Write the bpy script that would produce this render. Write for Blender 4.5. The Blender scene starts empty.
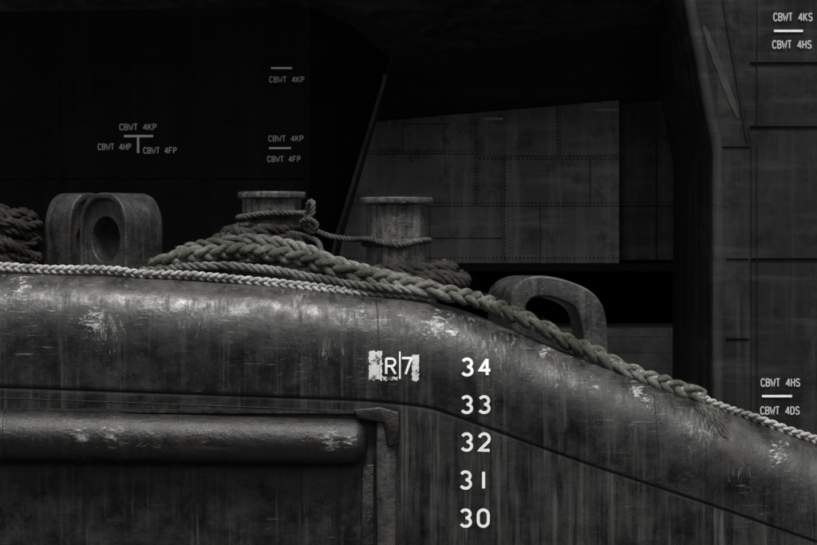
import bpy, bmesh, math, random
from mathutils import Vector, noise as mn
random.seed(7)
S=0.008; D=30.0
def W(u,v,y=0.0):
    k=(D+y)/D
    return Vector(((u-408.5)*S*k, y, (272.5-v)*S*k))
def interp(pts,x):
    if x<=pts[0][0]: 
        a,b=pts[0],pts[1]
    elif x>=pts[-1][0]:
        a,b=pts[-2],pts[-1]
    else:
        for i in range(len(pts)-1):
            if pts[i][0]<=x<=pts[i+1][0]:
                a,b=pts[i],pts[i+1]; break
    t=(x-a[0])/(b[0]-a[0]); return a[1]+(b[1]-a[1])*t
def smooth_table(raw,lo,hi,step,win):
    out=[];x=lo
    while x<=hi:
        s=0;n=0
        for k in range(-6,7):
            s+=interp(raw,x+k*win/6); n+=1
        out.append((x,s/n)); x+=step
    return out
scn=bpy.context.scene
# ---------------------------------------------------------------- node helper
class M:
    def __init__(s,name):
        s.m=bpy.data.materials.new(name); s.m.use_nodes=True
        s.nt=s.m.node_tree; s.b=s.nt.nodes['Principled BSDF']
        s.tc=s.nt.nodes.new('ShaderNodeTexCoord'); s.P=s.tc.outputs['Object']; s.UV=s.tc.outputs['UV']
    def link(s,v,sock):
        if isinstance(v,bpy.types.NodeSocket): s.nt.links.new(v,sock)
        elif isinstance(v,(tuple,list)) and len(v)==3 and sock.type=='RGBA': sock.default_value=(*v,1)
        elif isinstance(v,(int,float)) and sock.type=='RGBA': sock.default_value=(v,v,v,1)
        else: sock.default_value=v
    def math(s,op,a,b=0.0,c=None,clamp=False):
        n=s.nt.nodes.new('ShaderNodeMath'); n.operation=op; n.use_clamp=clamp
        s.link(a,n.inputs[0]); s.link(b,n.inputs[1])
        if c is not None: s.link(c,n.inputs[2])
        return n.outputs[0]
    def map(s,v,scale=(1,1,1),rot=(0,0,0),loc=(0,0,0)):
        n=s.nt.nodes.new('ShaderNodeMapping'); s.link(v,n.inputs[0])
        n.inputs['Location'].default_value=loc; n.inputs['Rotation'].default_value=rot; n.inputs['Scale'].default_value=scale
        return n.outputs[0]
    def noise(s,v,scale=5,detail=5,rough=0.6,dist=0.0):
        n=s.nt.nodes.new('ShaderNodeTexNoise'); s.link(v,n.inputs['Vector'])
        n.inputs['Scale'].default_value=scale;n.inputs['Detail'].default_value=min(6,detail);n.inputs['Roughness'].default_value=rough;n.inputs['Distortion'].default_value=dist
        return n.outputs['Fac']
    def rng(s,v,a,b,c=0.0,d=1.0):
        n=s.nt.nodes.new('ShaderNodeMapRange'); n.clamp=True; s.link(v,n.inputs[0])
        for i,x in enumerate((a,b,c,d)): s.link(x,n.inputs[i+1])
        return n.outputs[0]
    def mix(s,f,a,b,mode='MIX'):
        n=s.nt.nodes.new('ShaderNodeMix'); n.data_type='RGBA'; n.blend_type=mode
        s.link(f,n.inputs[0]); s.link(a,n.inputs[6]); s.link(b,n.inputs[7]); return n.outputs[2]
    def sep(s,v):
        n=s.nt.nodes.new('ShaderNodeSeparateXYZ'); s.link(v,n.inputs[0]); return n.outputs
    def dist(s,v,p):
        n=s.nt.nodes.new('ShaderNodeVectorMath'); n.operation='DISTANCE'; s.link(v,n.inputs[0]); n.inputs[1].default_value=p
        return n.outputs['Value']
    def scuffs(s,base,blobs,sc=(13,9,22),gain=0.26,th=0.665,col=(0.36,0.36,0.355),rot=0.5,f=0.85):
        acc=None; warp=s.map(s.P,(1,0,1))
        for b_ in blobs:
            u,v,r=b_[:3]; g=b_[3] if len(b_)>3 else 1.0
            p=W(u,v,0); d=s.dist(warp,(p.x,0,p.z)); q=s.rng(d,0,r,g,0)
            acc=q if acc is None else s.math('MAXIMUM',acc,q)
        cn=s.noise(s.map(s.P,sc,(0,rot,0)),1,9,0.78,0.9)
        ch=s.math('MULTIPLY',s.rng(s.math('MULTIPLY_ADD',acc,gain,cn),th,th+.05),s.rng(acc,0.02,0.2))
        fn=s.rng(s.noise(s.P,30,4,.6),.35,.6,.35,1)
        return s.mix(s.math('MULTIPLY',s.math('MULTIPLY',ch,fn),f),base,col),ch
    def bump(s,h,strength=0.5,dist=0.01,normal=None):
        n=s.nt.nodes.new('ShaderNodeBump'); s.link(h,n.inputs['Height']); n.inputs['Strength'].default_value=strength; n.inputs['Distance'].default_value=dist
        if normal is not None: s.link(normal,n.inputs['Normal'])
        return n.outputs[0]
    def out(s,col,rough=0.6,nor=None,spec=0.3):
        s.link(col,s.b.inputs['Base Color']); s.link(rough,s.b.inputs['Roughness'])
        s.b.inputs['Specular IOR Level'].default_value=spec
        if nor is not None: s.link(nor,s.b.inputs['Normal'])
        return s.m

# ---------------------------------------------------------------- mesh helpers
def mkobj(name,verts,faces,mat=None,smooth=False,parent=None,uv=None):
    me=bpy.data.meshes.new(name); me.from_pydata([tuple(v) for v in verts],[],faces); me.update()
    if uv:
        l=me.uv_layers.new(name='UVMap')
        for lp in me.loops: l.data[lp.index].uv=uv[lp.vertex_index]
    if smooth:
        for p in me.polygons: p.use_smooth=True
    ob=bpy.data.objects.new(name,me); scn.collection.objects.link(ob)
    if mat: me.materials.append(mat)
    if parent: ob.parent=parent
    return ob
def fix_normals(ob):
    bm=bmesh.new(); bm.from_mesh(ob.data); bmesh.ops.recalc_face_normals(bm,faces=bm.faces); bm.to_mesh(ob.data); bm.free()
def bevel(ob,w,seg=3):
    m=ob.modifiers.new('bevel','BEVEL'); m.width=w; m.segments=seg; m.limit_method='ANGLE'; m.angle_limit=math.radians(35)
    for p in ob.data.polygons: p.use_smooth=True
    return ob
def box(name,a,b,mat,parent=None,bw=0.0):
    x0,y0,z0=a;x1,y1,z1=b
    v=[(x0,y0,z0),(x1,y0,z0),(x1,y1,z0),(x0,y1,z0),(x0,y0,z1),(x1,y0,z1),(x1,y1,z1),(x0,y1,z1)]
    f=[(0,3,2,1),(4,5,6,7),(0,1,5,4),(1,2,6,5),(2,3,7,6),(3,0,4,7)]
    o=mkobj(name,v,f,mat,parent=parent)
    if bw: bevel(o,bw)
    return o
def catmull(pts,ds):
    P=[pts[0]*2-pts[1]]+pts+[pts[-1]*2-pts[-2]]
    out=[]
    for i in range(1,len(P)-2):
        L=(P[i+1]-P[i]).length; n=max(2,int(L/ds))
        for k in range(n):
            t=k/n;t2=t*t;t3=t2*t
            out.append(0.5*((2*P[i])+(P[i+1]-P[i-1])*t+(2*P[i-1]-5*P[i]+4*P[i+1]-P[i+2])*t2+(3*P[i]-P[i-1]-3*P[i+1]+P[i+2])*t3))
    out.append(P[-2].copy()); return out
def frames(path):
    T=[]
    for i in range(len(path)):
        a=path[max(0,i-1)];b=path[min(len(path)-1,i+1)]
        T.append((b-a).normalized())
    n=Vector((0,-1,0)); n=(n-T[0]*n.dot(T[0])).normalized() if abs(T[0].y)<0.95 else Vector((0,0,1))
    out=[]
    for t in T:
        n=(n-t*n.dot(t)).normalized(); out.append((t,n,t.cross(n)))
    return out
def tube_geo(path,rad,V,F,UV,seg=8,cap=True,fr=None,u0=0):
    fr=fr or frames(path); base=len(V); s=0
    for i,(p,(t,n,b)) in enumerate(zip(path,fr)):
        if i: s+=(path[i]-path[i-1]).length
        r=rad(i,s) if callable(rad) else rad
        for k in range(seg):
            a=2*math.pi*k/seg
            V.append(p+(n*math.cos(a)+b*math.sin(a))*r); UV.append((s,u0+k/seg))
    for i in range(len(path)-1):
        for k in range(seg):
            a=base+i*seg+k;b_=base+i*seg+(k+1)%seg
            F.append((a,b_,b_+seg,a+seg))
    if cap:
        F.append(tuple(base+k for k in range(seg))[::-1]); e=base+(len(path)-1)*seg
        F.append(tuple(e+k for k in range(seg)))
def tube(name,pts,rad,mat,seg=8,ds=0.02,parent=None):
    path=catmull(pts,ds); V=[];F=[];UV=[]
    tube_geo(path,rad,V,F,UV,seg); return mkobj(name,V,F,mat,True,parent,UV)
def rope_geo(ctrl,R,V,F,UV,mode='laid',pitch=None,fuzz=250,jit=0.0):
    path=catmull(ctrl,R*0.22)
    if jit:
        path=[p+Vector((mn.noise(p*3.1),mn.noise(p*3.1+Vector((9,3,1))),mn.noise(p*3.1+Vector((2,8,5)))))*jit for p in path]
    fr=frames(path); pitch=pitch or R*6
    L=[0]
    for i in range(1,len(path)): L.append(L[-1]+(path[i]-path[i-1]).length)
    n=3
    for k in range(n):
        ph=2*math.pi*k/n; sp=[]
        for i,(p,(t,nn,b)) in enumerate(zip(path,fr)):
            th=2*math.pi*(L[i]+0.42*pitch*mn.noise(Vector((L[i]*1.7,R*90,0))))/pitch+ph
            if mode=='laid':
                o=(nn*math.cos(th)+b*math.sin(th))*R*0.52
            else:
                roll=0.8*math.sin(L[i]*1.3+R*50)+0.1
                lat=math.sin(th)*R*0.64; dep=math.sin(2*th)*R*0.38
                a=b*math.cos(roll)+nn*math.sin(roll); c=nn*math.cos(roll)-b*math.sin(roll)
                o=a*lat+c*dep
            sp.append(p+o)
        rr=R*0.50 if mode=='laid' else R*0.43
        tube_geo(sp,lambda i,s,rr=rr,k=k: rr*(1+0.32*mn.noise(Vector((s*9,k*7.3,0)))),V,F,UV,8,True,None,k)
    for _ in range(int(fuzz*L[-1])):
        i=random.randrange(1,len(path)-1); t,nn,b=fr[i]
        a=random.uniform(0,2*math.pi); d=(nn*math.cos(a)+b*math.sin(a))
        p=path[i]+d*R*0.85; q=p+(d*random.uniform(.3,1)+t*random.uniform(-1.3,1.3))*R*random.uniform(.25,.8)
        w=t.cross(d)*0.0009; j=len(V)
        V.extend([p-w,p+w,q]); UV.extend([(L[i],0)]*3); F.append((j,j+1,j+2))
def rope(name,ctrl,R,mat,mode='laid',pitch=None,fuzz=250,jit=0.0,parent=None):
    V=[];F=[];UV=[]
    lst=ctrl if isinstance(ctrl[0],list) else [ctrl]
    for c in lst: rope_geo(c,R,V,F,UV,mode,pitch,fuzz,jit)
    return mkobj(name,V,F,mat,True,parent,UV)

# ---------------------------------------------------------------- hull shape
crest_raw=[(-200,271),(0,272),(100,275),(163,278),(250,283),(330,290),(400,296),(440,303),(480,316),(520,333),(560,350),(620,372),(700,401),(760,423),(817,444),(1000,512),(1100,552)]
seam_raw=[(-200,378),(0,386),(360,399),(395,402),(430,406),(470,420),(540,446),(600,467),(700,500),(817,541),(1000,606),(1100,642)]
crest_t=smooth_table(crest_raw,-220,1100,8,26)
seam_t=smooth_table(seam_raw,-220,1100,8,14)
XL=-220;XR=1080
def crest(x): return (272.5-interp(crest_t,x/S+408.5))*S
def seam(x): return (272.5-interp(seam_t,x/S+408.5))*S
HH=0.62; DD=0.42; NN=2.15
def dent(x,z):
    a=mn.noise(Vector((x*0.9,0.3,z*1.1)))*0.020
    b=mn.noise(Vector((x*2.6+4,1.7,z*2.4)))*0.010
    c=abs(mn.noise(Vector((x*5.2,5,z*4.2))))*0.004
    return a+b+c
def prof(d):
    if d<=0: return DD
    if d>=HH: return 0.0
    u=1-d/HH; return DD*(1-(1-u**NN)**(1/NN))
def hull_y(x,z):
    y=prof(crest(x)-z)+dent(x,z)
    if z>seam(x): y-=0.014
    return y

# ---------------------------------------------------------------- materials
def hull_material():
    m=M('black_hull_paint'); P=m.P; uv=m.sep(m.UV); sd=uv[0]; cd=uv[1]; xyz=m.sep(P)
    big=m.noise(P,1.1,8,0.65); med=m.noise(P,5,8,0.7)
    base=m.mix(m.rng(m.math('ADD',big,m.math('MULTIPLY',med,0.8)),0.78,1.10),(0.0016,0.0016,0.0017),(0.0120,0.0119,0.0116))
    st=m.noise(m.map(P,(9,3,0.55)),1,6,0.6,0.3); st2=m.noise(m.map(P,(38,5,1.1)),1,5,0.65,0.4)
    run=m.math('MULTIPLY',m.rng(st,0.48,0.68),m.rng(st2,0.42,0.66))
    below=m.rng(sd,0.0,0.03); right=m.rng(xyz[0],-0.12,-0.07)
    amt=m.math('MULTIPLY_ADD',m.math('MULTIPLY',below,right),0.6,0.36)
    base=m.mix(m.math('MULTIPLY',m.math('MULTIPLY',below,right),m.rng(big,0.38,0.62,0.2,1.0)),base,(0.021,0.021,0.0205))  # lower right plating lightened: stronger light there is put into the colour
    base=m.mix(m.math('MULTIPLY',run,amt),base,(0.080,0.079,0.076))
    bk=m.noise(m.map(P,(14,3,0.8),loc=(7,0,3)),1,5,0.6,0.5)
    base=m.mix(m.rng(bk,0.50,0.59,0,0.88),base,(0.0012,0.0012,0.0013))
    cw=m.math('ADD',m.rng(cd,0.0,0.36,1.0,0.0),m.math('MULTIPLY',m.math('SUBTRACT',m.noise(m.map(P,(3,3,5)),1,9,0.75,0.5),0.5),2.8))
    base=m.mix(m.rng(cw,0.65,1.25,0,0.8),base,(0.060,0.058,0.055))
    ru=m.noise(P,3.2,9,0.75,0.8)
    base=m.mix(m.math('MULTIPLY',m.rng(ru,0.56,0.68,0,0.6),m.rng(cd,0,0.9,1,0.15)),base,(0.033,0.025,0.019))
    def scr(rot,sc,a,b,loc):
        v=m.map(P,sc,(0,rot,0),loc); n=m.noise(v,1,4,0.6,0.7)
        return m.rng(n,a,b)
    s1=scr(0.10,(2.6,2,60),0.68,0.73,(0,0,0)); s2=scr(-0.5,(3,2,60),0.66,0.71,(3,0,4)); s3=scr(1.50,(3,2,55),0.64,0.69,(9,0,1)); s4=scr(0.9,(5,2,80),0.67,0.71,(1,0,7))
    s=m.math('MAXIMUM',m.math('MAXIMUM',s1,s2),m.math('MAXIMUM',s3,s4))
    pm=m.rng(m.noise(P,1.9,4,0.6),0.48,0.62)
    s=m.math('MULTIPLY',m.math('MULTIPLY',s,pm),m.rng(cd,0.25,1.0,1.0,0.2))
    base=m.mix(s,base,(0.20,0.20,0.196))
    base,ch=m.scuffs(base,[(438,326,.21),(453,334,.14,.9),(362,312,.12),(645,400,.15,.9),(638,393,.11,1),(95,320,.24,.85),(545,352,.14,.8),(20,290,.28,.8),(778,455,.2,.8),(596,384,.12,.7),(262,300,.14,.6),(160,302,.14,.65)],(13,9,26),.27,.675,(0.33,0.33,0.325),.5,.9)
    base,ch2=m.scuffs(base,[(105,325,.3),(195,318,.25),(60,300,.3),(300,300,.3),(330,350,.2),(500,350,.3),(560,375,.3),(700,430,.3),(470,320,.2),(740,470,.2)],(30,9,7),0.15,0.66,(0.20,0.20,0.197),0.1,0.8)
    sp=m.noise(P,60,4,0.65); spm=m.rng(m.noise(P,2.3,5,0.6),0.44,0.62)
    base=m.mix(m.math('MULTIPLY',m.math('MULTIPLY',m.rng(sp,0.60,0.68),spm),m.rng(cd,0,1.1,0.85,0.2)),base,(0.14,0.14,0.137))
    rough=m.rng(m.math('MULTIPLY_ADD',run,0.4,med),0.34,0.70,0.25,0.62)
    h=m.math('ADD',m.math('MULTIPLY',m.noise(P,30,6,0.6),0.35),m.math('ADD',m.math('MULTIPLY',m.noise(P,6,6,0.6),1.0),m.math('MULTIPLY',ch,-0.2)))
    return m.out(base,rough,m.bump(h,0.45,0.012),0.42)
def worn(name,dark,mid,light,la=0.55,lb=0.75,vert=True,rust=0.35,scale=1.0,spec=0.3,scr=0.6,bumpd=0.01,ra=0.4,rb=0.7,blobs=None):
    m=M(name); P=m.P
    sc=(9*scale,9*scale,1.0*scale) if vert else (1.0*scale,7*scale,11*scale)
    n1=m.noise(P,3*scale,9,0.72); n2=m.noise(m.map(P,sc),1,8,0.7,0.6)
    c=m.mix(m.rng(n1,0.38,0.62),dark,mid)
    c=m.mix(m.rng(n2,la,lb,0,0.9),c,light)
    r=m.noise(P,5*scale,9,0.78,0.8)
    c=m.mix(m.rng(r,0.52,0.62,0,rust),c,(0.040,0.027,0.020))
    cp=m.noise(m.map(P,(16,16,10),(0.3,0.5,0)),scale,9,0.78,0.8); c=m.mix(m.rng(cp,0.635,0.665,0,scr),c,tuple(min(0.4,x*2+0.05) for x in light))
    dk=m.noise(P,9*scale,8,0.75); c=m.mix(m.rng(dk,0.53,0.64,0,0.85),c,tuple(x*0.3 for x in dark))
    if blobs: c,_=m.scuffs(c,blobs,(7,9,34),0.22,0.665,(0.24,0.24,0.235),0.05,0.9)
    h=m.math('ADD',m.noise(P,30,6,0.7),m.math('MULTIPLY',n1,2.0))
    return m.out(c,m.rng(n1,0.3,0.7,ra,rb),m.bump(h,0.6,bumpd),spec)
def rope_material(name,a,b,moss,ma,mb):
    m=M(name); P=m.P
    n=m.noise(P,2.4,6,0.65); f=m.noise(m.map(m.UV,(30,26,1)),1,4,0.6); g=m.noise(P,40,5,0.75); q=m.noise(P,7,6,0.75)
    c=m.mix(m.rng(f,0.3,0.7),a,b)
    c=m.mix(m.rng(m.math('ADD',n,m.math('MULTIPLY',g,0.25)),ma,mb),c,moss)
    c=m.mix(m.rng(q,0.50,0.66,0,0.7),c,tuple(x*0.22 for x in a))
    c=m.mix(m.rng(g,0.50,0.68,0,0.8),c,tuple(x*0.2 for x in a))
    h=m.math('ADD',f,m.noise(m.map(m.UV,(25,9,1),(0,0,0.6)),1,4,0.6))
    return m.out(c,0.9,m.bump(h,0.9,0.006),0.15)
def paint(name,col,wear=0.62,soft=0.05,dark=(0.02,0.02,0.02),sc=22):
    m=M(name); P=m.P
    n=m.noise(P,sc,7,0.75); k=m.noise(m.map(P,(30,30,3)),1,5,0.6)
    c=m.mix(m.rng(k,0.3,0.75,0,0.35),col,tuple(x*0.55 for x in col))
    c=m.mix(m.rng(n,wear,wear+soft),c,dark)
    return m.out(c,0.6,m.bump(n,0.3,0.003),0.3)
hullM=hull_material()
pipeM=worn('scraped_fender_paint',(0.003,0.003,0.003),(0.011,0.011,0.011),(0.040,0.039,0.038),0.56,0.70,False,0.45,1.2,0.45,0.5,0.012,0.25,0.50,[(84,436,.14),(115,433,.22,.8),(150,437,.2,.6),(205,436,.3,.45),(330,437,.16,1),(352,438,.12,.9),(20,433,.1,.5)])
postM=worn('worn_fender_post_paint',(0.009,0.009,0.009),(0.028,0.028,0.028),(0.070,0.068,0.065),0.5,0.72,True,0.7,1.4,0.4,0.5,0.012,.3,.6)
chockM=worn('chock_paint',(0.006,0.006,0.0062),(0.020,0.020,0.020),(0.055,0.054,0.052),0.5,0.70,True,0.5,1.5,0.45,0.6,0.012,.3,.6)
lugM=worn('lug_paint',(0.010,0.010,0.010),(0.030,0.030,0.030),(0.065,0.064,0.062),0.5,0.70,True,0.45,1.3,0.45,0.6,0.012,.3,.6)
bollM=worn('bollard_paint',(0.014,0.014,0.014),(0.055,0.055,0.055),(0.125,0.122,0.118),0.45,0.64,True,0.8,1.6,0.4,0.5,0.012,.35,.65)
weldM=worn('weld_bead_steel',(0.003,0.003,0.003),(0.010,0.010,0.010),(0.04,0.04,0.038),0.5,0.7,True,0.3,2)
ropeA=rope_material('pale_rope_fibre',(0.54,0.535,0.515),(0.32,0.317,0.305),(0.12,0.12,0.104),0.60,0.80)
ropeB=rope_material('mossy_rope_fibre',(0.27,0.268,0.242),(0.10,0.0998,0.087),(0.036,0.0375,0.027),0.50,0.74)
ropeE=rope_material('grey_rope_fibre',(0.28,0.278,0.262),(0.13,0.129,0.119),(0.045,0.0455,0.037),0.52,0.74)
ropeC=rope_material('dirty_rope_fibre',(0.070,0.066,0.058),(0.030,0.028,0.026),(0.012,0.011,0.010),0.5,0.75)
ropeD=rope_material('grey_line_fibre',(0.14,0.138,0.132),(0.06,0.06,0.057),(0.02,0.02,0.018),0.55,0.8)
whiteM=paint('draft_mark_white_paint',(0.84,0.84,0.83),0.64,0.07,(0.10,0.10,0.10),26)
patchM=paint('registration_patch_paint',(0.62,0.62,0.60),0.50,0.08,(0.03,0.03,0.03),12)
bgtM=paint('tank_mark_paint',(0.50,0.50,0.50),0.66,0.08,(0.06,0.06,0.06),9)
bgtL=paint('tank_mark_shaded_paint',(0.42,0.42,0.42),0.64,0.08,(0.03,0.03,0.03),9)  # same mark paint made darker: shade on the left ship set by colour

# ---------------------------------------------------------------- hull mesh
def build_hull():
    V=[];F=[];UV=[]; cols=[]
    ncol=430
    for i in range(ncol+1):
        x=W(XL+(XR-XL)*i/ncol,0).x; c=crest(x); s=seam(x); col=[]
        for y in (9.0,6.0,4.0,2.5,1.4,0.8,DD+0.12): # deck, cambered
            col.append((x,y,c-0.055*(y-DD),c))
        na=30
        for k in range(na+1):
            th=math.pi/2*(1-k/na); uu=max(0,math.sin(th))**(2/NN); yy=DD*(1-max(0,math.cos(th))**(2/NN)); z=c-HH*(1-uu)
            col.append((x,yy+dent(x,z)*min(1,k/5)-0.014,z,c))
        z0=c-HH; n=10
        for k in range(1,n+1):
            z=z0+(s-z0)*k/n; 
            if k<n: col.append((x,dent(x,z)-0.014,z,c))
        col.append((x,dent(x,s)-0.014,s+0.003,c)); col.append((x,dent(x,s)-0.009,s-0.003,c)); col.append((x,dent(x,s)+0.006,s-0.006,c));col.append((x,dent(x,s),s-0.02,c))
        zb=-2.6; n=60
        for k in range(1,n+1):
            z=(s-0.02)+(zb-(s-0.02))*k/n; col.append((x,dent(x,z),z,c))
        col.append((x,0.0,-6,c)); col.append((x,0.0,-11.2,c))
        for p in col:
            V.append(p[:3]); UV.append((s-p[2],p[3]-p[2] if p[1]<=DD+0.05 else 0.0))
        cols.append(len(col))
    n=cols[0]
    for i in range(ncol):
        for k in range(n-1):
            a=i*n+k; F.append((a,a+1,a+n+1,a+n))
    return mkobj('ship_hull',V,F,hullM,True,None,UV)
hull=build_hull()
def on_hull(u,v,off=0.004):
    p=W(u,v); return Vector((p.x,hull_y(p.x,p.z)-off,p.z))
def bead(name,pts,r=0.006,par=hull,mat=None,off=0.0):
    P=[]
    for (a,b) in zip(pts[:-1],pts[1:]):
        n=max(2,int(math.hypot(b[0]-a[0],b[1]-a[1])/6))
        for k in range(n): 
            P.append(on_hull(a[0]+(b[0]-a[0])*k/n,a[1]+(b[1]-a[1])*k/n,off))
    P.append(on_hull(*pts[-1],off))
    return tube(name,P,lambda i,s:r*(1+0.35*mn.noise(Vector((s*60,0,0)))),mat or weldM,6,0.02,par)
bead('weld_seam_a',[(400,408),(399,545),(399,640)])
bead('weld_seam_b',[(152,470),(151,640)],0.004)
bead('weld_seam_c',[(301,470),(302,640)],0.004)
bead('weld_seam_d',[(-150,394),(0,398),(355,411)],0.004)
bead('weld_seam_e',[(617,480),(616,640)],0.004)
bead('weld_seam_f',[(376,296),(379,340),(380,398)],0.004)
bead('weld_seam_g',[(655,392),(660,480)],0.004)

# ---------------------------------------------------------------- stroke lettering
def arc(cx,cy,rx,ry,a0,a1,n=12):
    return [(cx+rx*math.cos(math.radians(a0+(a1-a0)*k/n)),cy+ry*math.sin(math.radians(a0+(a1-a0)*k/n))) for k in range(n+1)]
G={
'0':[arc(.31,.69,.31,.31,0,180)+arc(.31,.31,.31,.31,180,360)+[(.62,.69)]],
'1':[[(.33,0),(.33,1)]],
'2':[arc(.31,.70,.31,.30,165,-35)+[(.0,.0),(.64,.0)]],
'3':[arc(.30,.75,.28,.25,155,-90),arc(.30,.26,.31,.26,88,-155)],
'4':[[(.46,0),(.46,1)],[(.45,.98),(.0,.30),(.66,.30)]],
'7':[[(0,1),(.58,1),(.22,0)]],
'|':[[(.3,-.25),(.3,1.35)]],
'R':[[(0,0),(0,1)],[(0,.98),(.33,.98)]+arc(.33,.74,.25,.24,90,-90)+[(0,.5)],[(.30,.5),(.60,0)]],
'C':[arc(.31,.69,.31,.31,20,180)+arc(.31,.31,.31,.31,180,340)],
'D':[[(0,0),(0,1)],[(0,.98),(.25,.98)]+arc(.25,.66,.35,.32,90,0)+arc(.25,.34,.35,.32,0,-90)+[(0,.02)]],
'B':[[(0,0),(0,1)],[(0,.98),(.32,.98)]+arc(.32,.75,.24,.23,90,-90)+[(0,.52)],[(0,.5),(.32,.5)]+arc(.32,.26,.27,.24,90,-90)+[(0,.02)]],
'W':[[(-.10,1),(.12,0),(.31,.62),(.50,0),(.72,1)]],
'T':[[(0,1),(.62,1)],[(.31,.98),(.31,0)]],
'K':[[(0,0),(0,1)],[(.58,1),(.03,.42)],[(.2,.58),(.6,0)]],
'S':[arc(.31,.75,.28,.25,20,270)+arc(.31,.25,.29,.25,90,-160)],
'H':[[(0,0),(0,1)],[(.6,0),(.6,1)],[(0,.5),(.6,.5)]],
'P':[[(0,0),(0,1)],[(0,.98),(.33,.98)]+arc(.33,.73,.26,.25,90,-90)+[(0,.48)]],
'F':[[(0,0),(0,1)],[(0,1),(.6,1)],[(0,.52),(.45,.52)]],
}
def ribbon(pts,w,V,F,place,lift):
    d=[]
    for a,b in zip(pts[:-1],pts[1:]):
        n=max(1,int(math.hypot(b[0]-a[0],b[1]-a[1])/3.0))
        for k in range(n): d.append((a[0]+(b[0]-a[0])*k/n,a[1]+(b[1]-a[1])*k/n))
    d.append(pts[-1]); base=len(V)
    for i,p in enumerate(d):
        a=d[max(0,i-1)];b=d[min(len(d)-1,i+1)]
        t1=Vector((p[0]-a[0],p[1]-a[1])); t2=Vector((b[0]-p[0],b[1]-p[1]))
        if t1.length<1e-6:t1=t2
        if t2.length<1e-6:t2=t1
        t1.normalize();t2.normalize(); t=(t1+t2)
        if t.length<1e-3:t=t1
        t.normalize(); nx,ny=-t.y,t.x; mit=1/max(0.6,t.dot(t1)); hw=w/2*mit
        V.append(place(p[0]+nx*hw,p[1]+ny*hw,lift)); V.append(place(p[0]-nx*hw,p[1]-ny*hw,lift))
    for i in range(len(d)-1):
        a=base+2*i; F.append((a,a+1,a+3,a+2))
def lettering(name,items,mat,place,parent,stroke,fill=0.72):
    V=[];F=[]
    for (txt,cx,cy,h,width) in items:
        n=len(txt); adv=width/n; gw=min(adv*fill,h*0.62); x=cx-width/2+(adv-gw)/2
        for chr_ in txt:
            if chr_ in G:
                for si,st in enumerate(G[chr_]):
                    pts=[(x+px_/0.62*gw,cy+h/2-py_*h) for px_,py_ in st]
                    ribbon(pts,stroke,V,F,place,0.001*si)
            x+=adv
    return mkobj(name,V,F,mat,False,parent)
hp=lambda u,v,l: on_hull(u,v,0.005+l)
lettering('draft_marks',[('34',476,367,16,35),('33',475.5,404.5,16,35),('32',475.5,442,16.5,35),('31',474.5,480,16.5,35),('30',474.5,518,16.5,35)],whiteM,hp,hull,2.9,.57)
lettering('registration_mark',[('R',391,366,15.5,16),('7',407,366,16,14)],whiteM,hp,hull,2.3)
lettering('registration_bar',[('|',400,366,17,8)],whiteM,hp,hull,1.6)
def patch(name,u0,u1,v0,v1,mat):
    V=[];F=[];nu,nv=10,16
    for j in range(nv+1):
        for i in range(nu+1):
            a=u0+(u1-u0)*i/nu; b=v0+(v1-v0)*j/nv
            if i in(0,nu): a+=mn.noise(Vector((i*3.1,b*0.4,u0)))*2.0
            if j in(0,nv): b+=mn.noise(Vector((a*0.4,j*2.2,u0)))*2.4
            V.append(on_hull(a,b,0.0035))
    for j in range(nv):
        for i in range(nu):
            a=j*(nu+1)+i; F.append((a,a+1,a+nu+2,a+nu+1))
    mkobj(name,V,F,mat,False,hull)
patch('paint_patch_a',369,382,351,380,patchM); patch('paint_patch_b',412,419,355,381,patchM); patch('paint_patch_c',383,398,377,380,patchM)

# ---------------------------------------------------------------- fender pipe + post
def fender():
    V=[];F=[];UV=[];path=[];n=140
    for i in range(n+1):
        u=-200+(368+200)*i/n; v=435.5+(442-435.5)*max(0,u)/370
        p=W(u,v); path.append(Vector((p.x,-0.07,p.z)))
    def rad(i,s):
        u=-200+(568)*i/n; r=(25.5-2.6*max(0,u)/370)*S
        e=(n-i)/n*568/14
        if e<1: r*=max(0.25,math.sqrt(max(0,1-(1-e)**2)))
        return r*(1+0.03*mn.noise(Vector((u*0.03,0,0)))+0.015*mn.noise(Vector((u*0.11,3,0))))
    tube_geo(path,rad,V,F,UV,48)
    mkobj('fender_pipe',V,F,pipeM,True,hull,UV)
    for u in (3.5,-120):
        a=W(u-3,435.5);b=W(u+3,435.5); V=[];F=[];UV=[]
        tube_geo([Vector((a.x,-.07,a.z)),Vector((b.x,-.07,b.z))],26.8*S,V,F,UV,48); bevel(mkobj('fender_collar',V,F,pipeM,True,hull,UV),0.006)
    V=[];F=[]
    for i in range(60):
        u=-200+ (356+200)*i/59; t=W(u,409+ (411-409)*max(0,u)/370+0.8*mn.noise(Vector((u*.05,0,0)))); V+= [(t.x,-0.045,t.z),(t.x,0.03,t.z+0.008),(t.x,-0.045,t.z-0.02),(t.x,0.03,t.z-0.02)]
    for i in range(59):
        a=4*i; F+=[(a,a+4,a+5,a+1),(a,a+2,a+6,a+4)]
    mkobj('fender_ledge',V,F,pipeM,False,hull)
fender()
def poly_extrude(name,pts,y0,y1,mat,parent=None,bw=0.01,dx=0,dz=0):
    n=len(pts); V=[(W(u,v).x,y0,W(u,v).z) for u,v in pts]+[(W(u,v).x+dx,y1,W(u,v).z+dz) for u,v in pts]
    F=[tuple(range(n)),tuple(range(2*n-1,n-1,-1))]+[(i,i+n,(i+1)%n+n,(i+1)%n) for i in range(n)]
    o=mkobj(name,V,F,mat,False,parent); fix_normals(o)
    if bw: bevel(o,bw)
    return o
poly_extrude('fender_post',[(377,413),(397,416),(397,470),(396,545),(397,640),(376,640),(377,545),(376,470)],-0.10,0.06,postM,hull,0.018)
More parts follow.
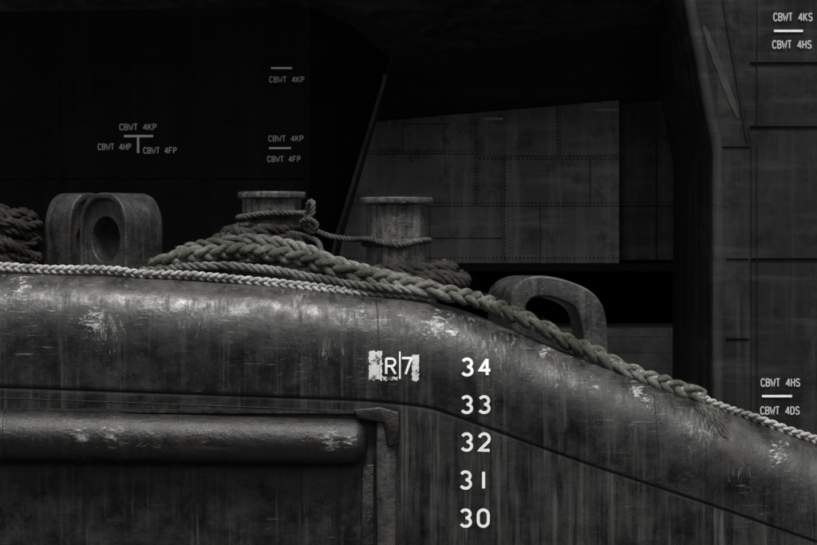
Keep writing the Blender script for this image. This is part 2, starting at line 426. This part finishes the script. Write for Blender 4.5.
poly_extrude('fender_post_head',[(354,409),(380,406.5),(399,412),(399,444),(388,446),(384,422),(358,418)],-0.135,0.05,pipeM,hull,0.012)
poly_extrude('fender_side_plate',[(362,466),(374,464),(374,640),(361,640)],-0.03,0.06,pipeM,hull,0.008)

# ---------------------------------------------------------------- ropes on the hull edge
def drape(pts,R,lift=0.0):
    out=[]
    for q in pts:
        u,v=q[:2]; p=W(u,v); c=crest(p.x)
        if len(q)>2: y=q[2]; k=(D+y)/D; out.append(Vector((p.x*k,y,p.z*k))); continue
        z=p.z; zz=min(z-0.3*R,c)
        y=hull_y(p.x,zz)-R*0.75 if zz<c-0.004 else DD-0.10
        out.append(Vector((p.x,y,z)))
    return out
A=[(-120,265),(-60,266),(0,267),(40,269.5),(90,270),(140,273.5),(190,275.5),(240,280.5),(290,284.5),(330,290),(370,293),(410,295.5),(450,297),(480,303),(510,316),(540,330),(580,348.5),(620,366),(660,382),(695,395),(730,410),(770,424),(817,440.5),(880,463),(960,492),(1050,526)]
rope('mooring_rope',drape(A,0.036),0.038,ropeA,'plait',0.20,900,.012)
B=[(150,266,.75),(170,262,.62),(200,254,.55),(240,250.5,.50),(275,254,.48),(310,261,.45),(345,271,.40),(385,280,.33),(425,290,.28),(460,296,.25),(490,303),(520,317),(555,333),(590,352),(625,368),(660,383),(695,394),(708,398)]
rope('mooring_rope',drape(B,0.055),0.070,ropeB,'plait',0.42,1300,.02)
C=[(140,270,.70),(170,269,.60),(205,266,.42),(250,268,.38),(290,273,.34),(330,281,.30),(365,286.5,.27),(400,290,.25),(440,293),(475,297),(505,309),(535,323),(560,335),(600,355),(640,373),(680,389),(704,400)]
rope('mooring_rope',drape(C,0.04),0.036,ropeE,'laid',0.20,600,.015)
E=[(178,254,.95),(205,245,.9),(240,241,.85),(272,243,.8),(300,248,.75),(330,259,.65),(360,269,.6),(395,279,.55),(430,287,.5)]
rope('mooring_rope',drape(E,0.04),0.056,ropeE,'laid',0.34,700,.02)
V=[];F=[];UV=[]
for i in range(46):
    u=random.uniform(696,722); v=397+(u-697)*.42; p=on_hull(u,v,0.03); pts=[p]
    L=random.uniform(10,36)
    for k in range(1,6):
        uu=u+random.uniform(-1,3)*k*.5+ k*1.6; vv=v+L*k/5
        pts.append(on_hull(uu,vv,0.008+0.02*random.random()))
    tube_geo(catmull(pts,0.02),random.uniform(.001,.003),V,F,UV,5)
mkobj('frayed_rope_end',V,F,ropeB,True,None,UV)

# ---------------------------------------------------------------- bollards
def bollard(name,cu,vtop,rb,rf,ydep,zdeck_v):
    k=(D+ydep)/D; c=W(cu,vtop,ydep); q=S*k
    prof_=[(0.001,-3*q*0.3),(rf*.86*q,-2*q*.3),(rf*.88*q,0),(rf*.985*q,0),(rf*q,-1.0*q),(rf*q,-5.2*q),(rf*.985*q,-6.2*q),(rb*1.03*q,-6.8*q),(rb*q,-9*q),(rb*.995*q,-30*q),(rb*q,-60*q),(rb*1.01*q,-(zdeck_v-vtop)*q),(rb*1.1*q,-(zdeck_v-vtop+3)*q),(rb*1.35*q,-(zdeck_v-vtop+5)*q),(rb*1.35*q,-(zdeck_v-vtop+30)*q)]
    V=[];F=[];n=64
    for r,z in prof_:
        for i in range(n):
            a=2*math.pi*i/n; w_=1+0.012*mn.noise(Vector((math.cos(a)*2,math.sin(a)*2,z*4+cu))); V.append((r*w_*math.cos(a),r*w_*math.sin(a),z))
    for j in range(len(prof_)-1):
        for i in range(n):
            a=j*n+i;b=j*n+(i+1)%n; F.append((a,a+n,b+n,b))
    o=mkobj(name,V,F,bollM,True); o.location=c; fix_normals(o)
    m=o.modifiers.new('es','EDGE_SPLIT'); m.split_angle=math.radians(40)
    return o,c,q
b1,c1,q1=bollard('mooring_bollard',271.5,192,29.5,34,1.6,258)
b2,c2,q2=bollard('mooring_bollard',396.5,197.5,30,36.5,1.2,278)
def loop(c,q,r,dv,tilt=0,turns=1.0,a0=0,n=20,rise=0,wob=0):
    P=[]
    for i in range(int(n*turns)+1):
        a=a0+2*math.pi*i/n; rr=r*q
        P.append(Vector((c.x+rr*math.cos(a),c.y+rr*math.sin(a),c.z-dv*q+tilt*q*math.cos(a)+rise*q*i/n+wob*20*q*mn.noise(Vector((a,dv*3,4))))))
    return P
R=0.024
l1=loop(c1,q1,33,24,2.5,1.15,math.radians(-170),20,1,.05)
l1b=loop(c1,q1,33,35,-2.0,1.0,math.radians(-150),20,0.5,.05)
l2=loop(c2,q2,33,45,1.5,1.1,math.radians(-175),20,1,.04)
conn=[W(243,217,1.3),W(262,214,1.3),W(290,213,1.28),W(304,216,1.4),W(311,228,1.4),W(330,236,1.35),W(350,239,1.25),W(368,239,1.0),W(385,243,.88),W(400,245,.82),W(420,241,1.0)]
conn2=[W(240,236,1.5),W(262,236,1.28),W(285,233,1.26),W(305,236,1.35),W(318,242,1.3),W(322,252,1.1),W(330,262,.8)]
knot=[W(306,222,1.35),W(312,214,1.3),W(313,203,1.3),W(309,203,1.35),W(307,216,1.4),W(304,226,1.38),W(313,232,1.34),W(316,224,1.3),W(308,219,1.28),W(300,223,1.35)]
rope('bollard_line',[l1,l1b,l2,conn,conn2,knot],R,ropeD,'laid',0.12,350)
def heap(name,cu,cv,y,wu,hv,mat,R,n,seed,yd=0.3):
    rg=random.Random(seed); L=[]
    for k in range(n):
        P=[];a0=rg.uniform(0,6.3); ry=rg.uniform(.55,1); cx=rg.uniform(-.15,.15); lev=rg.uniform(0,1)
        tl=rg.uniform(-.35,.35)
        for i in range(15):
            a=a0+2*math.pi*i/14*rg.uniform(.98,1.02)*0.97
            rr=ry*(1-lev*0.35)
            u=cu+wu/2*(cx+rr*math.cos(a)*.9); 
            v=cv+hv*(0.5-lev)*.9+hv*.5*tl*math.cos(a)+rg.uniform(-.10,.10)*hv
            P.append(W(u,v,y+yd*rr*math.sin(a)))
        L.append(P)
    return rope(name,L,R,mat,'laid',R*5.5,350,R*0.8)
heap('rope_coil',250,241,1.45,116,20,ropeC,0.050,13,5,0.55)
heap('rope_coil',422,275,0.95,110,18,ropeC,0.050,13,8,0.42)
heap('rope_coil',6,239,1.6,84,52,ropeC,0.038,34,11,0.35)

# ---------------------------------------------------------------- chocks
def chock(name,cu,vbase,y,w,h,t,rz,hx,hz,hr,mat,rotz):
    N=72; V=[];F=[]
    def outer(a):
        dx,dz=math.cos(a),math.sin(a); lo,hi=0,2.0
        def inside(s):
            x=hx+dx*s; z=hz+dz*s
            if z<0 or abs(x)>w/2: return False
            zt=h-rz
            if z<=zt: return True
            e=abs(x)/(w/2); f=(z-zt)/rz
            return e**2.5+f**2.2<=1
        for _ in range(30):
            mid=(lo+hi)/2
            if inside(mid): lo=mid
            else: hi=mid
        return (hx+dx*lo,hz+dz*lo)
    rings=[]
    for (yy,kind) in ((-t/2,'o'),(-t/2,'m'),(-t/2+0.045,'m2'),(-t/2+0.045,'i'),(t/2,'i'),(t/2,'o')):
        ring=[]
        for i in range(N):
            a=2*math.pi*i/N; ox,oz=outer(a); ix,iz=hx+hr*math.cos(a),hz+hr*1.12*math.sin(a)
            if kind=='o': p=(ox,yy,oz)
            elif kind=='i': p=(ix,yy,iz)
            elif kind=='m': f=.76; p=(ix+(ox-ix)*f,yy,iz+(oz-iz)*f)
            else: f=.70; p=(ix+(ox-ix)*f,yy,iz+(oz-iz)*f)
            ring.append(len(V)); V.append(p)
        rings.append(ring)
    rings.append(rings[0])
    for r0,r1 in zip(rings[:-1],rings[1:]):
        for i in range(N): F.append((r0[i],r0[(i+1)%N],r1[(i+1)%N],r1[i]))
    o=mkobj(name,V,F,mat); fix_normals(o); bevel(o,0.014,3)
    p=W(cu,vbase,y); o.location=p; o.rotation_euler=(0,0,rotz)
    return o
chock('mooring_chock',121,276,0.95,0.56,0.685,0.42,0.30,-0.01,0.30,0.165,chockM,math.radians(-42))
chock('mooring_chock',78,276,1.65,0.50,0.70,0.30,0.32,0.0,0.30,0.12,chockM,math.radians(50))
def strap_lug():
    outer=[(512,330),(511,300),(514,288),(524,279),(540,275.5),(560,278),(583,286),(597,296),(605,310),(608,330),(609,365)]
    inner=[(527,340),(526,312),(528,303),(534,298),(545,297),(555,298.5),(569,304),(577,311),(581,322),(583,336),(584,362)]
    def sm(P,n=6):
        v=[Vector((a,b,0)) for a,b in P]; out=[]
        Q=[v[0]*2-v[1]]+v+[v[-1]*2-v[-2]]
        for i in range(1,len(Q)-2):
            for k in range(n):
                t=k/n; out.append(0.5*((2*Q[i])+(Q[i+1]-Q[i-1])*t+(2*Q[i-1]-5*Q[i]+4*Q[i+1]-Q[i+2])*t*t+(3*Q[i]-Q[i-1]-3*Q[i+1]+Q[i+2])*t**3))
        out.append(Q[-2]); return out
    o_=sm(outer);i_=sm(inner); V=[];F=[];n=len(o_)
    y0,y1=.55,.92
    for arr,y,dd in ((o_,y0,0),(i_,y0,0),(i_,y1,-.075),(o_,y1,-.19)):
        for p in arr:
            w=W(p.x,p.y,y0); V.append((w.x+dd,y,w.z))
    for r in range(4):
        a=r*n;b=((r+1)%4)*n
        for i in range(n-1): F.append((a+i,a+i+1,b+i+1,b+i))
    F.append((0,n,2*n,3*n)); F.append((n-1,2*n-1,3*n-1,4*n-1))
    o=mkobj('towing_lug',V,F,lugM); fix_normals(o); bevel(o,0.022,4); return o
strap_lug()

# ---------------------------------------------------------------- background structures
def plate_mat(name,a,b,st,stf,sc=0.6,grid=None,spec=0.2,rough=0.6):
    m=M(name);P=m.P
    n=m.noise(P,sc,9,0.68); k=m.noise(m.map(P,(5,5,0.35)),1,7,0.65,0.4); k2=m.noise(m.map(P,(0.5,0.5,5)),1,6,0.65,0.3)
    c=m.mix(m.rng(n,0.35,0.65),a,b)
    c=m.mix(m.rng(k,0.48,0.70,0,stf),c,st); c=m.mix(m.rng(k2,0.52,0.70,0,stf*.8),c,st)
    d=m.noise(P,3.5,8,0.75); c=m.mix(m.rng(d,0.52,0.66,0,0.6),c,tuple(x*.35 for x in a))
    return m.out(c,rough,m.bump(m.math('ADD',m.noise(P,1.3,4),m.math('MULTIPLY',d,.4)),0.4,0.04),spec)
bgBlack=plate_mat('black_ship_side',(0.0025,0.0025,0.0026),(0.005,0.005,0.005),(0.011,0.011,0.011),0.5,spec=0.05)
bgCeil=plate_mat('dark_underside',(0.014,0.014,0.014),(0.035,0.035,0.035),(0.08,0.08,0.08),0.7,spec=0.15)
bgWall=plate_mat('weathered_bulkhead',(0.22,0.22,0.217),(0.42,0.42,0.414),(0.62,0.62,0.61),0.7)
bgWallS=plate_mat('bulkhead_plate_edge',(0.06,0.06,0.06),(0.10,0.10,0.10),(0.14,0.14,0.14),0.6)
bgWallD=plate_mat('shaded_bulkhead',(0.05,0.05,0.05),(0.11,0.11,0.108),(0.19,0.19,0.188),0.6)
bgSill=plate_mat('bulkhead_sill_paint',(0.01,0.01,0.01),(0.02,0.02,0.02),(0.03,0.03,0.03),0.3)
bgCol=plate_mat('dock_column_paint',(0.006,0.006,0.006),(0.016,0.016,0.016),(0.046,0.046,0.045),0.65,spec=.12)
bgStrip=plate_mat('flare_edge_lit_paint',(0.03,0.03,0.03),(0.06,0.06,0.06),(0.12,0.12,0.12),0.5)  # lighter than the flare: light catching the edge put into the colour
cornerM=plate_mat('column_lit_edge_paint',(0.012,0.012,0.012),(0.028,0.028,0.028),(0.06,0.06,0.06),0.6,spec=.2,rough=.5)  # lighter than the column face: its lit edge painted into the colour
darkline=plate_mat('plate_seam',(0.003,0.003,0.003),(0.006,0.006,0.006),(0.02,0.02,0.02),0.3)
ZB=-12.0
def quads(name,qs,mat,parent=None,smooth=False):
    V=[];F=[]
    for q in qs:
        b=len(V); V+= [tuple(v) for v in q]; F.append((b,b+1,b+2,b+3))
    return mkobj(name,V,F,mat,smooth,parent)
def Z(p,z): return Vector((p.x,p.y,z))
ya=11;yb=12.2
L0=W(-900,0,ya);A1=W(309,0,ya)
left=quads('moored_ship',[(Z(L0,ZB),Z(A1,ZB),Z(A1,9),Z(L0,9))],bgBlack)
e1=W(425,-60,yb);e2=W(385,75,yb);e3=W(335,238,yb);e4=W(322,300,yb)
f1=W(440,-60,yb+2.5);f2=W(389,78,yb+2.0);f3=W(343,238,yb+1.2);f4=W(330,300,yb+1.2)
a1=W(309,-60,ya);a2=W(309,75,ya);a3=W(309,238,ya);a4=W(309,300,ya)
quads('bow_flare',[(a2,a1,e1,e2),(a3,a2,e2,e3),(a4,a3,e3,e4),(Z(a4,ZB),a4,e4,Z(e4,ZB))],bgBlack,left)
quads('flare_edge',[(e2,e1,f1,f2),(e3,e2,f2,f3),(e4,e3,f3,f4),(Z(e4,ZB),e4,f4,Z(f4,ZB))],bgStrip,left)
quads('bow_flare_upper',[(a1,Z(A1,9),Z(e1,9),e1)],bgBlack,left)
def linebox(name,p,q,w,mat,parent,th=.04):
    d=(q-p).normalized(); n=Vector((0,-1,0)); s=d.cross(n).normalized()*w
    V=[p-s,p+s,q+s,q-s]; V2=[v+n*th for v in V]; VV=V+V2
    return mkobj(name,VV,[(4,5,6,7),(0,4,7,3),(1,2,6,5),(0,1,5,4),(3,7,6,2)],mat,False,parent)
for i,(p_,q_) in enumerate(((e2,e3),(e3,e4))): linebox('flare_lit_edge',p_,q_,0.03,bgStrip,left)
plL=lambda u,v,l:W(u,v,ya-0.012-l)
lettering('tank_marks',[('CBWT 4KP',138,127,5.8,38),('CBWT 4HP',114.5,146.8,5.8,34),('CBWT 4FP',160,150.4,5.8,34)],bgtL,plL,left,0.9,.68)
lettering('tank_marks_b',[('CBWT 4KP',287,79.5,5.4,36),('CBWT 4KP',286,138.5,5.4,36),('CBWT 4FP',284,159,5.4,34)],bgtL,plL,left,0.75,.68)
def bars(name,bs,y,mat,parent):
    V=[];F=[]
    for i,(u0,v0,u1,v1) in enumerate(bs):
        a=W(u0,v0,y-0.001*i);b=W(u1,v1,y-0.001*i);k=len(V)
        V+=[(a.x,a.y,b.z),(b.x,a.y,b.z),(b.x,a.y,a.z),(a.x,a.y,a.z)];F.append((k,k+1,k+2,k+3))
    return mkobj(name,V,F,mat,False,parent)
bars('tank_mark_bars',[(124,135,153,137.2),(137,136,139.2,153),(271,67.2,292,69),(269,147.3,291,149)],ya-0.014,bgtM,left)
def seamlines(name,segs,y,mat,parent,w=0.9,th=0.02):
    for i,(u0,v0,u1,v1) in enumerate(segs):
        a=W(u0,v0,y);b=W(u1,v1,y)
        if abs(u1-u0)<abs(v1-v0): box(name,(min(a.x,b.x)-w*S*.7,y-th-0.001*i,min(a.z,b.z)),(min(a.x,b.x)+w*S*.7,y+.01,max(a.z,b.z)),mat,parent)
        else: box(name,(min(a.x,b.x),y-th*.8-0.001*i,a.z-w*S*.7),(max(a.x,b.x),y+.01,a.z+w*S*.7),mat,parent)
seamlines('shell_seam',[(0,178,305,178),(305,60,305.5,300),(60,0,60.8,300),(0,60,305,60)],ya,bgBlack,left,1.2)
yw=15.5
wall=quads('bulkhead_wall',[(W(300,263,yw),W(619,263,yw),W(619,60,yw),W(300,60,yw))],bgWall)
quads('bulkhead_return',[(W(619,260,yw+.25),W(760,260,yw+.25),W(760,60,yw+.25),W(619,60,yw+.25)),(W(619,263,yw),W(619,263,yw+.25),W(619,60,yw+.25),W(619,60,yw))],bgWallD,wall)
p=W(300,263,yw)
box('bulkhead_sill',(p.x,yw-0.04,p.z-.1),(W(760,0,yw).x,yw+2.5,p.z-.004),bgSill,wall)
seamlines('bulkhead_seam',[(300,151,478,151),(478,156,619,156),(300,206,619,206),(502,156,502.3,262),(478,120,478.3,206),(560,100,560.3,156),(590,156,590.3,206),(430,206,430.4,262),(403,124,444,124),(403,153.5,444,153.5),(403,124,403.4,153),(444,124,444.4,153),(300,238,502,238),(540,206,540.3,262)],yw,bgWallS,wall,0.4,0.02)
seamlines('bulkhead_edge_b',[(656,140,656.4,262),(690,120,690.3,262),(619,206,705,206)],yw+.25,bgSill,wall,0.5,0.03)
bars('bulkhead_marks',[(484,117.5,503,120.2),(596,109,618,111),(446,101,455,103)],yw-0.03,whiteM,wall)
def rivets():
    V=[];F=[]
    def row(u0,v0,u1,v1,n):
        for i in range(n):
            t=(i+.5)/n; c=W(u0+(u1-u0)*t,v0+(v1-v0)*t,yw); r=0.012; b=len(V)
            for k in range(6):
                a=math.pi*k/3; V.append((c.x+r*math.cos(a),yw-.001,c.z+r*math.sin(a)))
            V.append((c.x,yw-.018,c.z))
            for k in range(6): F.append((b+k,b+(k+1)%6,b+6))
    row(340,154,478,154,36);row(478,159,619,159,36);row(340,203,619,203,72);row(475.5,120,475.5,206,24);row(504.5,156,504.5,262,30);row(557.5,100,557.5,156,16);row(340,258,619,258,72)
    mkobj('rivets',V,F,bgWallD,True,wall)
rivets()
a=W(250,0,19);b=W(800,0,19)
quads('recess_back',[((a.x,19,ZB),(b.x,19,ZB),(b.x,19,4),(a.x,19,4))],bgBlack,wall)  # near-black colour stands in for the deep shade of the recess
dm=M('dock_plating'); br=dm.nt.nodes.new('ShaderNodeTexBrick'); dm.link(dm.map(dm.P,(1,1,1),(math.radians(-90),0,0)),br.inputs['Vector'])
br.inputs['Scale'].default_value=1.0; br.inputs['Brick Width'].default_value=1.9; br.inputs['Row Height'].default_value=.19; br.inputs['Mortar Size'].default_value=.005; br.inputs['Mortar Smooth'].default_value=.6; br.offset=.37
br.inputs['Color1'].default_value=(.24,.24,.238,1);br.inputs['Color2'].default_value=(.30,.30,.297,1);br.inputs['Mortar'].default_value=(.09,.09,.09,1)
dn=dm.noise(dm.P,2.2,9,.75); dc=dm.mix(dm.rng(dn,.4,.62,0,.7),br.outputs['Color'],(.10,.10,.10))
dockM=dm.out(dc,.75,dm.bump(dm.math('ADD',br.outputs['Fac'],dm.math('MULTIPLY',dn,-.8)),.4,.02),.15)
t=W(300,328,14.5); t2=W(760,328,14.5)
box('dock_wall',(t.x,14.5,ZB),(t2.x,18.9,t.z),dockM,None,0.03)
pL=W(360,128,yw+.3);pR=W(705,98,yw+.3);pb=W(300,-60,8.6)
def czl(x): return pL.z+(pR.z-pL.z)*(x-pL.x)/(pR.x-pL.x)
zf=pb.z+.3
g=[((-14,pL.y,czl(-14)),(14,pL.y,czl(14)),(14,8.6,zf+.5),(-14,8.6,zf)),((-14,8.6,zf),(14,8.6,zf+.5),(14,8.6,6.5),(-14,8.6,6.5)),((-14,8.6,6.5),(14,8.6,6.5),(14,21,6.5),(-14,21,6.5))]
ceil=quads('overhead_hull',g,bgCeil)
def column():
    yc=8.0; V=[];F=[]; rows=[]
    vs=[-320,-200,-100,-50,0,20,40,60,80,100,110,118,126,132,138,143,147,151,156,163,170,200,260,300,340,400,500]
    xl_raw=[(-400,575),(-100,668),(0,683),(60,695),(120,706),(150,711.5),(160,711.5),(600,710)]
    for v in vs+[None]:
        u=interp(xl_raw,v if v is not None else 500)
        rad=9 if (v is None or v>=150) else 9-4*min(1,(150-v)/60)
        row=[]
        base=W(u,v if v is not None else 500,yc); z=base.z if v is not None else ZB
        row.append((base.x,13.5,z))
        R_=rad*S*1.27
        for k in range(9):
            a=math.pi/2*k/8; row.append((base.x+R_*(1-math.cos(a)),yc+R_*(1-math.sin(a)),z))
        xm=W(750-(max(0,145-v)*0.19 if v is not None and v<145 else 0),0,yc).x
        row.append((xm,yc,z)); row.append((xm+.02,yc+.05,z)); row.append((xm+14,yc+.05,z))
        rows.append(row)
    n=len(rows[0])
    for r in rows: V+=r
    for j in range(len(rows)-1):
        for i in range(n-1):
            a=j*n+i; F.append((a,a+n,a+n+1,a+1))
    o=mkobj('dock_column',V,F,bgCol,True); m=o.modifiers.new('es','EDGE_SPLIT'); m.split_angle=math.radians(28)
    V=[];F=[];UV=[]
    pp=[W(718,v,yc+.03) for v in (1400,600,400,300,200,170,155)]+[W(716.5,143,yc+.03),W(713,128,yc+.03),W(707,95,yc+.03),W(701,60,yc+.03),W(690.5,5,yc+.03),W(675,-80,yc+.03)]
    tube_geo(catmull(pp,.1),6.2*S*1.27,V,F,UV,28)
    mkobj('corner_pipe',V,F,cornerM,True,o,UV)
    seamlines('column_seam',[(757,145,757.4,420),(750,62,860,62),(750,126,860,126),(750,258,860,258),(757,0,757.5,124)],yc+.045,darkline,o,0.45,0.02)
    seamlines('column_band',[(711,146,750,146),(726,258,749,258),(726,338,749,338)],yc,bgCol,o,0.7,0.02)
    linebox('flare_stringer',W(723,0,yc),W(747,140,yc),.010,darkline,o,.02)
    V=[];F=[];N=36
    for i in range(N):
        t=i/(N-1); u=704+34*t; v=26+92*t; w=8*(1-.2*t)*min(1,4*t+.3,4*(1-t)+.3)*(1+.4*mn.noise(Vector((t*9,0,0))))
        V+=[W(u-w/2,v,yc-.008),W(u+w/2,v,yc-.008)]
    for i in range(N-1): F.append((2*i,2*i+1,2*i+3,2*i+2))
    mkobj('flare_pale_strip',V,F,paint('pale_strip_tone',(0.042,0.042,0.041),.34,.4,(0.010,.010,.010),3),False,o)  # pale, uneven strip laid diagonally over the flare
    pr=lambda u,v,l:W(u,v,yc+.035-l)
    lettering('column_tank_marks',[('CBWT 4KS',793,17,7.5,40),('CBWT 4HS',792,44.5,7.5,40),('CBWT 4HS',780.5,382.5,7.5,40),('CBWT 4DS',780,410.5,7.5,40)],bgtM,pr,o,1.15,.68)
    bars('column_mark_bars',[(774,29.8,803,32),(762,395,792,397.2)],yc+.035,whiteM,o)
column()
box('sky_backing',(-30,21,ZB),(30,21.5,9),bgBlack)  # dark backing added so no sky shows behind the structures
blockerM=plate_mat('blocker_cladding',(0.05,0.05,0.05),(0.08,0.08,0.08),(0.12,0.12,0.12),0.5)
quayM=plate_mat('quay_concrete',(0.14,0.14,0.138),(0.22,0.22,0.217),(0.28,0.28,0.275),0.5)
box('quay',(-200,-140,-14),(200,-26,-3.5),quayM,None,.1)
blocker=box('reflection_blocker',(-120,-120,-3.498),(120,-66,12.5),blockerM)  # unseen building added behind the camera to darken reflections on the hull
quads('blocker_roof',[((-121,-65,12.51),(121,-65,12.51),(121,-93,20),(-121,-93,20)),((-121,-93,20),(121,-93,20),(121,-121,12.51),(-121,-121,12.51))],blockerM,blocker)
for i in range(-9,10,3): box('blocker_door',(i*12-3.5,-65.95,-3.49),(i*12+3.5,-65.8,4.5),bgBlack,blocker)
for i in range(-20,21): box('blocker_rib',(i*6-.1,-65.99,4.8),(i*6+.1,-65.85,12.4),blockerM,blocker)
wm=M('harbour_water'); wn=wm.noise(wm.map(wm.P,(1,1.6,1)),1.4,6,.6)
waterM=wm.out((0.012,0.014,0.014),0.12,wm.bump(wn,.5,.15),0.5)
mkobj('water',[(-1500,-1500,-11),(1500,-1500,-11),(1500,1500,-11),(-1500,1500,-11)],[(0,1,2,3)],waterM)

# ---------------------------------------------------------------- light + camera
el=math.radians(62); az=math.radians(8)
d=Vector((math.sin(az)*math.cos(el),-math.cos(az)*math.cos(el),math.sin(el)))
sl=bpy.data.lights.new('sun','SUN'); sl.energy=3.8; sl.angle=math.radians(15); sl.color=(1,.985,.955)
so=bpy.data.objects.new('sun',sl); scn.collection.objects.link(so); so.rotation_euler=d.to_track_quat('Z','Y').to_euler()
w=bpy.data.worlds.new('World'); scn.world=w; w.use_nodes=True; nt=w.node_tree
sk=nt.nodes.new('ShaderNodeTexSky'); sk.sky_type='NISHITA'; sk.sun_disc=False; sk.sun_elevation=el; sk.sun_rotation=math.pi-az; sk.dust_density=3
hs=nt.nodes.new('ShaderNodeHueSaturation'); hs.inputs['Saturation'].default_value=0.06
nt.links.new(sk.outputs[0],hs.inputs['Color']); nt.links.new(hs.outputs[0],nt.nodes['Background'].inputs['Color']); nt.nodes['Background'].inputs['Strength'].default_value=0.12
cam=bpy.data.cameras.new('camera'); co=bpy.data.objects.new('camera',cam); scn.collection.objects.link(co)
co.location=(0,-30,0); co.rotation_euler=(math.radians(90),0,0); cam.lens=36*30/(817*S); cam.clip_end=5000; cam.clip_start=1
cam.dof.use_dof=True; cam.dof.focus_distance=30; cam.dof.aperture_fstop=11
scn.camera=co
scn.view_settings.view_transform='Standard'; scn.view_settings.look='None'; scn.view_settings.exposure=0
